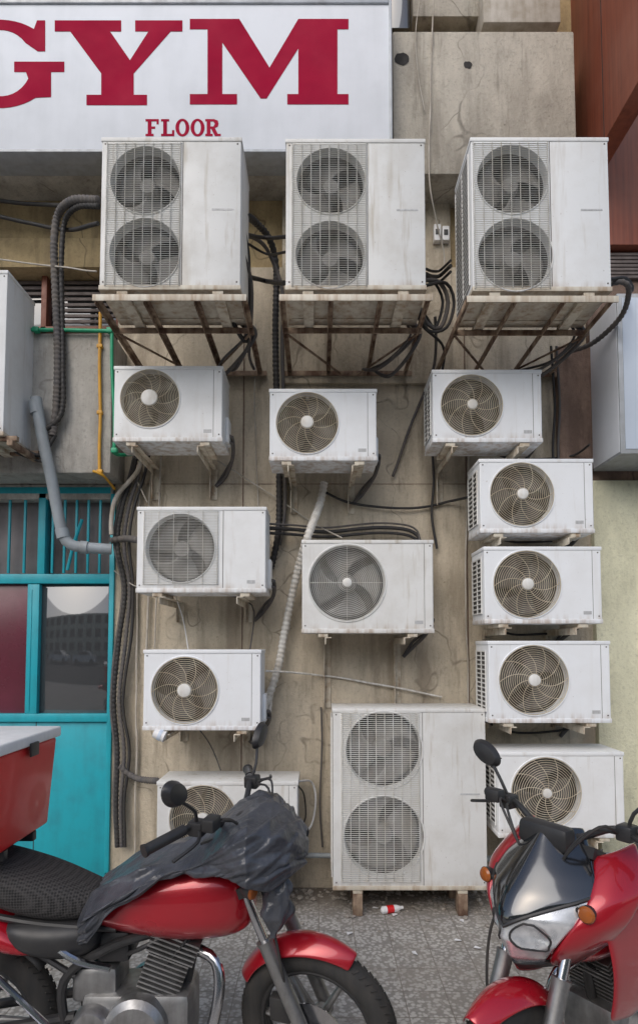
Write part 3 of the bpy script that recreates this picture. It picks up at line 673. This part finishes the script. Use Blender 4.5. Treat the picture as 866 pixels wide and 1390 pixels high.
bm=bmesh.new(); lathe(bm,[(.023,.035),(.023,.08)],(.38,-.40,.024),(1,.3,0),16); finish(bm,'bottle_label','redbox',LB)
bm=bmesh.new(); 
for i in range(9):
    x=random.uniform(-.35,.9); y=random.uniform(-1.0,-.25); a=random.random()*3
    mt=Matrix.Translation((x,y,.006))@Matrix.Rotation(a,4,'Z')@Matrix.Scale(.6,4)
    vs=[bm.verts.new(mt@Vector(q)) for q in ((-.03,-.02,0),(.03,-.015,.006),(.035,.02,0),(-.02,.022,.008))]; bm.faces.new(vs)
finish(bm,'paper_scraps','lid',None,smooth=False)
OB=empty('opposite_building'); wbox('facade','pale',-36,28,-38,-28,-.1,9,OB)
bm=bmesh.new()
for i in range(19):
    for k in range(3): x=-34+i*3.2; box(bm,x,x+1.9,-28.02,-27.98,1.0+k*2.9,2.8+k*2.9)
finish(bm,'windows','dark',OB)
for cx_ in (-10.5,-5.2,1.0):
    pc=empty('parked_car',(cx_,-14,-.13))
    bm=bmesh.new()
    prof=[(-2.1,.35),(-2.15,.75),(-1.9,.95),(-1.4,1.0),(-.8,1.42),(.6,1.45),(1.3,1.0),(2.0,.88),(2.15,.6),(2.1,.32)]
    for y in (-.85,.85): pass
    L=[bm.verts.new((x,-.85+(.14 if z>1.1 else 0),z)) for x,z in prof]; R_=[bm.verts.new((x,.85-(.14 if z>1.1 else 0),z)) for x,z in prof]
    bm.faces.new(L); bm.faces.new(R_[::-1])
    for k in range(len(prof)): bm.faces.new((L[k],R_[k],R_[(k+1)%len(prof)],L[(k+1)%len(prof)]))
    finish(bm,'car_body','car',pc)
    bm=bmesh.new()
    for s in(-1,1):
        vs=[bm.verts.new((x,s*y,z)) for x,y,z in ((-1.25,.853,1.02),(-.78,.74,1.37),(.55,.74,1.39),(1.1,.853,1.02))]; bm.faces.new(vs)
    finish(bm,'car_windows','dark',pc,smooth=False)
    bm=bmesh.new()
    for x in (-1.35,1.35):
        for s in(-1,1): cyl(bm,(x,s*.70,.32),(x,s*.88,.32),.32,24)
    finish(bm,'car_wheels','tyre',pc)
# ---------------------------------------------------------------- motorcycles
WR=.292; WX=1.22
def wheel(par,x,front=True):
    c=(x,0,WR)
    bm=bmesh.new(); tube(bm,circ(c,WR-.047,n=56),.046,14,True); finish(bm,'tyre','tyre',par)
    bm=bmesh.new()
    for k in range(64):
        a=2*math.pi*k/64
        for s in (-1,1):
            p=Vector(c)+Vector(((WR-.003)*math.cos(a),s*.016,(WR-.003)*math.sin(a))); q=Vector(c)+Vector(((WR-.012)*math.cos(a+.05),s*.034,(WR-.012)*math.sin(a+.05)))
            tube(bm,[p,q],.0035,4)
    finish(bm,'tread_blocks','tyre',par)
    bm=bmesh.new()
    for y in (-.022,.022): tube(bm,circ((x,y,WR),.205,n=48),.009,8,True)
    lathe(bm,[(.20,-.024),(.20,.024)],c,(0,1,0),48)
    for f in [f for f in bm.faces if len(f.verts)>10]: bm.faces.remove(f)
    finish(bm,'rim','plast',par)
    bm=bmesh.new(); cyl(bm,(x,-.06,WR),(x,.06,WR),.035); cyl(bm,(x,-.1,WR),(x,.1,WR),.012)
    for k in range(6):
        a=2*math.pi*k/6; d=Vector((math.cos(a),0,math.sin(a)))
        for s in (-1,1): tube(bm,[Vector(c)+d*.03+Vector((0,s*.02,0)),Vector(c)+d*.2+Vector((0,s*.006,0))],[.013,.009],8)
    finish(bm,'spokes','alu',par)
    if front:
        bm=bmesh.new(); y=-.062
        lathe(bm,[(.06,y),(.12,y),(.12,y-.004),(.06,y-.004)],c,(0,1,0),40)
        finish(bm,'brake_disc','chrome',par)
        bm=bmesh.new(); box(bm,x-.15,x-.07,-.085,-.045,.33,.42,.008); finish(bm,'brake_caliper','plast',par)
def bike(name,loc,yaw,steer,fairing,lean=0):
    root=empty(name,loc); root.rotation_euler=(lean,0,yaw)
    wheel(root,0,False)
    bm=bmesh.new()
    tube(bm,catmull([(.90,0,.92),(.80,0,.66),(.74,0,.40),(.70,0,.22)],.03),.018,10)
    for s in (-1,1):
        tube(bm,catmull([(.90,0,.88),(.75,s*.06,.68),(.50,s*.09,.60),(.34,s*.09,.48),(.36,s*.08,.27)],.03),.016,8)
        tube(bm,catmull([(.52,s*.09,.66),(.2,s*.1,.69),(-.30,s*.08,.78)],.03),.012,8)
        tube(bm,[(.38,s*.09,.50),(.02,s*.1,.72)],.011,8)
        tube(bm,[(.38,s*.08,.36),(0,s*.085,.30)],.018,8)
    cyl(bm,(.955,0,.84),(.895,0,.98),.03)
    finish(bm,'frame','plast',root)
    bm=bmesh.new()
    for s in (-1,1):
        a=Vector((.02,s*.12,.34)); b=Vector((.12,s*.12,.66)); cyl(bm,a,b,.012)
        pts=[]
        for i in range(90):
            t=i/89; ang=t*2*math.pi*9; p=a.lerp(b,.2+.7*t); pts.append(p+Vector((math.cos(ang)*.028,math.sin(ang)*.028,0)))
        tube(bm,pts,.005,6)
    finish(bm,'rear_shock','chrome',root)
    bm=bmesh.new(); box(bm,.40,.78,-.10,.10,.22,.44,.03); box(bm,.36,.52,-.08,.08,.40,.52,.02)
    lathe(bm,[(.03,-.158),(.085,-.15),(.105,-.13),(.108,-.09)],(.60,0,.34),(0,1,0),32)
    lathe(bm,[(.02,-.148),(.06,-.142),(.072,-.12),(.075,-.09)],(.45,0,.34),(0,1,0),28)
    lathe(bm,[(.108,.09),(.105,.13),(.085,.15),(.03,.158)],(.60,0,.34),(0,1,0),32)
    finish(bm,'crankcase','alu',root)
    bm=bmesh.new(); dv=Vector((.35,0,.94)).normalized()
    for i in range(13):
        c=Vector((.66,0,.44))+dv*(.0165*i); sw=.085 if i<8 else .098
        mt=Matrix.Translation(c)@Matrix.Rotation(math.radians(20),4,'Y')
        bmesh.ops.create_cube(bm,size=1,matrix=mt@Matrix.Diagonal((sw*1.75,sw*2,.006,1)))
    bmesh.ops.create_cube(bm,size=1,matrix=Matrix.Translation(Vector((.66,0,.44))+dv*.1)@Matrix.Rotation(math.radians(20),4,'Y')@Matrix.Diagonal((.11,.13,.22,1)))
    finish(bm,'cylinder_fins','alu',root,smooth=False)
    bm=bmesh.new(); tube(bm,catmull([(.79,-.03,.56),(.86,-.05,.53),(.875,-.08,.42),(.82,-.11,.26),(.66,-.13,.19),(.3,-.14,.20)],.02),.02,12); finish(bm,'exhaust_header','chrome',root)
    bm=bmesh.new(); tube(bm,[(.32,-.145,.20),(.22,-.15,.22),(.18,-.15,.235),(-.22,-.17,.33),(-.25,-.17,.34)],[.022,.03,.045,.05,.03],20); finish(bm,'muffler','chrome',root)
    bm=bmesh.new(); box(bm,.44,.56,-.07,.07,.53,.64,.02); tube(bm,catmull([(.55,-.06,.56),(.62,-.09,.60),(.70,-.08,.64)],.02),.008,8)
    cyl(bm,(.42,-.19,.27),(.42,.19,.27),.012); cyl(bm,(.42,-.26,.27),(.42,-.17,.27),.018); cyl(bm,(.10,-.22,.36),(.10,-.12,.36),.016)
    for k in range(12): tube(bm,catmull([(.86-.01*k,-.06+.01*k,.95),(.82+.01*(k%3),-.09+.015*k,.74),(.76+.012*k,-.10+.015*k,.62),(.66,-.06+.01*k,.5)],.03),.0045,6)
    box(bm,.80,.89,-.07,.07,.66,.74,.012)
    finish(bm,'carburettor_and_pegs','plast',root)
    bm=bmesh.new(); tube(bm,catmull([(.30,-.11,.62),(.40,-.14,.58),(.52,-.145,.555)],.02),.012,8); tube(bm,[(.08,-.13,.56),(.42,-.155,.28)],.011,8); finish(bm,'peg_hanger','chrome',root)
    bm=bmesh.new(); loft(bm,[(.40,.715,.06,.035),(.43,.715,.095,.06),(.50,.725,.125,.09),(.60,.74,.150,.120),(.72,.75,.168,.145),(.85,.76,.170,.150),(.94,.755,.145,.132),(.985,.745,.10,.095),(1.0,.74,.05,.05)],28,2.7)
    for v in bm.verts:
        if v.co.z<.70: v.co.y*=1-.4*(.70-v.co.z)/.12*(.6 if v.co.x>.7 else 1.0)*.6
    finish(bm,'fuel_tank','red',root,sub=2)
    bm=bmesh.new(); lathe(bm,[(.028,0),(.036,.004),(.036,.014)][::-1],(.70,0,.888),(0,0,1),24); finish(bm,'fuel_cap','chrome',root)
    bm=bmesh.new(); loft(bm,[(-.36,.895,.05,.015),(-.33,.895,.10,.035),(-.20,.88,.13,.055),(-.02,.852,.14,.065),(.12,.80,.15,.085),(.26,.76,.14,.085),(.38,.735,.105,.065),(.45,.73,.08,.045),(.47,.73,.04,.02)],28,2.6); finish(bm,'seat','seat',root,sub=2)
    bm=bmesh.new(); loft(bm,[(-.42,.82,.04,.02),(-.38,.81,.09,.045),(-.2,.77,.125,.06),(0,.69,.145,.075),(.14,.63,.15,.065),(.22,.60,.13,.04),(.25,.58,.08,.02)],24,2.4); finish(bm,'tail_cowl','red',root,sub=2)
    bm=bmesh.new(); loft(bm,[(.12,.66,.11,.03),(.18,.64,.145,.06),(.30,.62,.15,.075),(.42,.62,.12,.07),(.47,.63,.09,.04)],20,2.8); finish(bm,'side_cover','plast',root,sub=2)
    bm=bmesh.new(); box(bm,-.47,-.40,-.06,.06,.76,.83,.02); finish(bm,'tail_lamp','redbox',root)
    bm=bmesh.new()
    def rf(i,j):
        a=math.radians(40+120*i); s=2*j-1; R=.345-.02*s*s; return (R*math.cos(a),.075*s,.30+R*math.sin(a))
    grid(bm,rf,20,6); finish(bm,'rear_mudguard','plast',root,solid=.004)
    bm=bmesh.new()
    for s in (-1,1): tube(bm,catmull([(.05,s*.13,.80),(-.2,s*.15,.86),(-.4,s*.13,.93),(-.47,s*.05,.95)],.03),.010,8)
    tube(bm,[(-.47,-.05,.95),(-.47,.05,.95)],.010,8); finish(bm,'grab_rail','plast',root)
    if fairing:
        for s in (-1,1):
            bm=bmesh.new()
            def sh(i,j,s=s):
                x=.98-.45*i; zt=.86-.10*i; zb=.50+.16*i-.10*math.sin(i*3); z=zt+(zb-zt)*j
                return (x-.05*j,s*(.165+.035*math.sin(j*3)-.02*i),z)
            grid(bm,sh,12,8); finish(bm,'radiator_shroud','red',root,solid=.012,sub=1)
    piv=Vector((.925,0,.93)); ax=Vector((-.40,0,.9165))
    st=empty('front_fork_assembly',parent=root)
    st.matrix_local=Matrix.Translation(piv)@Matrix.Rotation(steer,4,ax)@Matrix.Translation(-piv)
    wheel(st,WX,True)
    A=lambda s,y:Vector((WX,y,WR))+ax*s
    bm=bmesh.new()
    for y in (-.1,.1): tube(bm,[A(-.03,y),A(0,y),A(.02,y),A(.36,y),A(.38,y)],[.02,.028,.025,.027,.03],16)
    finish(bm,'fork_sliders','alu',st)
    bm=bmesh.new()
    for y in (-.1,.1): tube(bm,[A(.3,y),A(.77,y)],.017,14)
    finish(bm,'fork_tubes','chrome',st)
    bm=bmesh.new()
    for s in (.56,.75):
        c=A(s,0); bmesh.ops.create_cube(bm,size=1,matrix=Matrix.Translation(c+Vector((-.02,0,0)))@Matrix.Rotation(math.radians(-24),4,'Y')@Matrix.Diagonal((.09,.27,.035,1)))
    finish(bm,'triple_clamps','plast',st)
    bm=bmesh.new()
    def ff(i,j):
        a=math.radians(62+92*i); s=2*j-1; R=.325-.045*s*s+ .010*math.sin(i*3.1); w=.066*(.6+.5*math.sin(i*3.1))
        return (WX+R*math.cos(a),w*s,WR+R*math.sin(a))
    grid(bm,ff,28,8)
    finish(bm,'front_mudguard','red',st,solid=.006,sub=1)
    bm=bmesh.new()
    for s in(-1,1): tube(bm,catmull([(.93,0,1.02),(.92,s*.08,1.03),(.90,s*.17,1.075),(.86,s*.26,1.08),(.80,s*.36,1.06)],.02),.011,10)
    finish(bm,'handlebar','plast',st)
    bm=bmesh.new()
    for s in(-1,1):
        tube(bm,[(.865,s*.25,1.08),(.80,s*.37,1.06)],.018,12)
        lathe(bm,[(.02,0),(.022,.01)],(.80,s*.37,1.06),(-.5,s,-.1),12)
        box(bm,.865,.92,*sorted((s*.19,s*.24)),1.05,1.10,.008)
        tube(bm,catmull([(.90,s*.22,1.075),(.935,s*.29,1.065),(.90,s*.38,1.04)],.02),.006,6)
    box(bm,.93,.975,-.26,-.2,1.08,1.125,.008)
    finish(bm,'grips_and_levers','plast',st)
    bm=bmesh.new()
    for s in(-1,1):
        for k in range(2): tube(bm,catmull([(.91,s*.2,1.07),(.99,s*(.15+.03*k),1.08+.02*k),(1.02,s*.08,.98),(.97,s*.04,.85),(.9,s*.05,.8)],.02),.0045,6)
    tube(bm,catmull([(1.0,-.05,.9),(1.1,-.12,.75),(1.14,-.12,.55),(1.14,-.08,.40)],.02),.005,6)
    finish(bm,'control_cables','black',st)
    bm=bmesh.new(); bg=bmesh.new()
    for s in(-1,1):
        tube(bm,catmull([(.89,s*.22,1.09),(.90,s*.24,1.14),(.88,s*.30,1.20)],.02),.006,8)
        c=Vector((.875,s*.325,1.23)); rings=[]
        for r,h in ((.3,.028),(.8,.022),(1.0,.004),(1.0,-.002)):
            rings.append([bm.verts.new((c.x+h,c.y+math.cos(t)*.062*r,c.z+math.sin(t)*.044*r+.5*s*math.cos(t)*.04*r)) for t in [2*math.pi*k/24 for k in range(24)]])
        for a_,b_ in zip(rings,rings[1:]):
            for k in range(24): bm.faces.new((a_[k],a_[(k+1)%24],b_[(k+1)%24],b_[k]))
        bm.faces.new(rings[0])
        vs=[bg.verts.new((c.x-.0035,v.co.y*.94+c.y*.06,v.co.z*.94+c.z*.06)) for v in rings[-1]]; bg.faces.new(vs)
    finish(bm,'mirror_housings','plast',st); finish(bg,'mirror_glass','mirror',st)
    bm=bmesh.new(); bl=bmesh.new(); ix=1.06; iz=.86
    for s in(-1,1):
        cyl(bm,(ix-.01,s*.06,iz),(ix,s*.16,iz),.009)
        lathe(bm,[(.010,-.035),(.022,-.014),(.026,.008)],(ix,s*.18,iz),(1,s*.2,0),16)
        lathe(bl,[(.025,.008),(.02,.016),(.008,.02)],(ix,s*.18,iz),(1,s*.2,0),16)
    finish(bm,'indicator_bodies','plast',st); finish(bl,'indicator_lenses','amber',st)
    bm=bmesh.new(); box(bm,.955,1.02,-.09,.09,.99,1.07,.02); finish(bm,'instrument_pod','plast',st)
    if not fairing:
        bm=bmesh.new(); lathe(bm,[(.03,-.09),(.075,-.06),(.092,-.02),(.096,.01)],(1.08,0,.90),(1,0,-.1),28); finish(bm,'headlamp_bowl','plast',st)
        bm=bmesh.new(); lathe(bm,[(.09,.01),(.075,.03),(.03,.04)],(1.08,0,.90),(1,0,-.1),28); finish(bm,'headlamp_lens','lens',st)
    else:
        lv=[(.65,.045,1.12),(.70,.095,1.18),(.76,.15,1.21),(.83,.195,1.195),(.89,.21,1.15),(.95,.185,1.09),(1.01,.135,1.03),(1.06,.075,.985)]
        def fs(t,s,off=0):
            k=max(0,min(1,t))*(len(lv)-1); i=min(int(k),len(lv)-2); f=k-i
            z,w,x=[a+(b-a)*f for a,b in zip(lv[i],lv[i+1])]
            return Vector((x-.17*abs(s)**1.6+off,w*s,z-.02*s*s))
        lo=lambda s:.36+.30*abs(s)
        def refl(i,j):
            s=(2*j-1)*.84; t=.05+(lo(s)-.05)*i
            p=fs(t,s*(1-.25*(1-i)),0); 
            for cy_ in (-.06,.06):
                dd=math.hypot(p.y-cy_,(p.z-.775)*1.1)
                if dd<.042: p.x-=.03*(1-(dd/.042)**2)
            return p
        bm=bmesh.new(); grid(bm,refl,36,60); finish(bm,'headlamp','lens',st,solid=.004)
        bm=bmesh.new()
        for cy_ in(-.06,.06):
            pts=[fs(.25,0)]*0
            for k in range(24):
                a=2*math.pi*k/24; y=cy_+.043*math.cos(a); z=.775+.039*math.sin(a); t=0
                best=min([q/60 for q in range(0,45)],key=lambda q:abs(fs(q,0).z-z)); kk=best*(len(lv)-1); i_=min(int(kk),len(lv)-2); wv_=lv[i_][1]+(lv[i_+1][1]-lv[i_][1])*(kk-i_)
                pp=fs(best,y/wv_,.004); pts.append(pp)
            tube(bm,pts,.0035,6,True)
        ed=[fs(lo(t*.84),t*.84,.010) for t in [k/12-1 for k in range(25)]]; tube(bm,ed,.006,6)
        finish(bm,'lamp_bezel','plast',st)
        bm=bmesh.new(); grid(bm,lambda i,j:fs(lo((2*j-1)*.88)*(1-i)+i*1.0,(2*j-1)*(.88-.05*i),.012+.010*math.sin(i*3)),14,20); finish(bm,'windscreen','screen',st,solid=.006,sub=1)
        for sg in (-1,1):
            bm=bmesh.new()
            def sd(i,j,sg=sg):
                p=fs(.02+.80*i,sg*(.70+.50*j*(1-.25*i)+.12*i)); p.x+=.02*math.sin(j*3)-.05*j; p.z+=.05*j*i; p.y+=sg*.012*math.sin(j*3); return p
            grid(bm,sd,16,8); finish(bm,'fairing_cheek','red',st,solid=.018,sub=1)
        bm=bmesh.new(); grid(bm,lambda i,j:fs(-.0+.08*i,(2*j-1)*.9,.008),4,8); finish(bm,'fairing_chin','plast',st,solid=.012)
    return root
RL=-1.9
bike('motorcycle',(-1.225,RL,0),0,math.radians(-20),False)
bike('motorcycle',(1.56,-1.58,0),math.radians(180+34),math.radians(2),True)
C=empty('motorcycle_cover',(-1.225,RL,0))
tops=[(.40,.765,.615,.11),(.44,.80,.64,.15),(.51,.845,.74,.17),(.60,.895,.815,.18),(.74,.935,.88,.185),(.84,.985,.90,.20),(.92,1.05,.895,.26),(.99,1.085,.875,.29),(1.06,1.08,.87,.25),(1.13,1.03,.87,.19),(1.18,.98,.885,.10)]
def cov(i,j):
    k=i*(len(tops)-1); q=min(int(k),len(tops)-2); f=k-q; f=f*f*(3-2*f)*.5+f*.5
    x,t,b,w=[a+(c-a)*f for a,c in zip(tops[q],tops[q+1])]
    s=2*j-1; a=abs(s)
    b+=.04*noise.noise(Vector((x*9,s*2,1)))
    if a<.5: y=w*a/.5; z=t-.05*(a/.5)**2.2
    else:
        g=(a-.5)/.5; y=w+.015*math.sin(g*3); z=(t-.05)+(b-(t-.05))*g
    n1=noise.noise(Vector((x*6+z*4,s*4,z*7)))
    dd=x*.6-z
    n3=abs(noise.noise(Vector((x*3,s*2.5+5,dd*19)))); n4=abs(noise.noise(Vector((x*9+3,s*6,dd*30))))
    am=.016*n1-.036*n3-.014*n4+.010
    p=Vector((x,math.copysign(y,s),z))
    p.y+=math.copysign(am*1.1,s)*min(1,a*3); p.z+=am*(1 if a<.55 else .25); p.x+=.012*n1
    return p
bm=bmesh.new(); grid(bm,cov,130,140); finish(bm,'cover_sheet','tarp',C,solid=.002,ang=180)
bm=bmesh.new()
def bag(i,j):
    a=2*math.pi*j; r=(.012+.036*math.sin(min(1,i*1.1)*math.pi)**.7)*(1+.5*noise.noise(Vector((math.cos(a)*2,math.sin(a)*2,i*4)))); return (1.10+r*math.cos(a)-.03*i,-.17+r*.7*math.sin(a),.87-.20*i)
grid(bm,bag,24,30); finish(bm,'tied_corner','tarp',C,ang=180)
DB=empty('delivery_box',(-1.06-.23,-1.9,0))
bm=bmesh.new()
def tb(x,y0,z0,z1,tp,bev):
    vs=[]
    for z,k in ((z0,tp),(z1,0)):
        for sx,sy in((-1,-1),(1,-1),(1,1),(-1,1)): vs.append(bm.verts.new((sx*(x-k),sy*(y0-k),z)))
    fs=[bm.faces.new([vs[i] for i in f]) for f in ((3,2,1,0),(4,5,6,7),(0,1,5,4),(1,2,6,5),(2,3,7,6),(3,0,4,7))]
    bmesh.ops.bevel(bm,geom=list({e for f in fs for e in f.edges}),offset=bev,segments=3,affect='EDGES',profile=.5)
tb(.225,.225,.935,1.275,.02,.012); finish(bm,'box_body','redbox',DB)
bm=bmesh.new(); tb(.237,.237,1.277,1.318,0,.008); finish(bm,'box_lid','lid',DB)
bm=bmesh.new(); box(bm,.236,.246,-.03,.03,1.24,1.29,.004); box(bm,-.2,.2,-.12,-.09,.90,.934,.003); box(bm,-.2,.2,.09,.12,.90,.934,.003); finish(bm,'latch_and_rack','plast',DB)
# ---------------------------------------------------------------- camera and light
cam=bpy.data.cameras.new('Camera'); co=bpy.data.objects.new('Camera',cam); scene.collection.objects.link(co)
co.location=(0,-DW,EYE); co.rotation_euler=(math.pi/2+TILT,0,0)
cam.sensor_width=36; cam.sensor_fit='AUTO'; cam.lens=36*F/1390; cam.shift_y=(CY-695)/1390; cam.clip_start=.05; cam.clip_end=1500
scene.camera=co
w=bpy.data.worlds.new('World'); scene.world=w; w.use_nodes=True; nt=w.node_tree
bg=nt.nodes['Background']; sky=nt.nodes.new('ShaderNodeTexSky'); sky.sky_type='NISHITA'; sky.sun_disc=False
d=Vector((.38,.85,-.80)).normalized()
sky.sun_elevation=math.asin(-d.z); sky.sun_rotation=math.atan2(-d.x,-d.y); sky.dust_density=2.5
nt.links.new(sky.outputs[0],bg.inputs[0]); bg.inputs[1].default_value=.15
sl=bpy.data.lights.new('sun','SUN'); so=bpy.data.objects.new('sun',sl); scene.collection.objects.link(so)
sl.energy=1.4; sl.angle=math.radians(55); sl.color=(1,.975,.94)
so.rotation_euler=d.to_track_quat('-Z','Y').to_euler(); so.location=(-3,-6,9)
scene.view_settings.view_transform='Standard'; scene.view_settings.look='None'; scene.view_settings.exposure=0
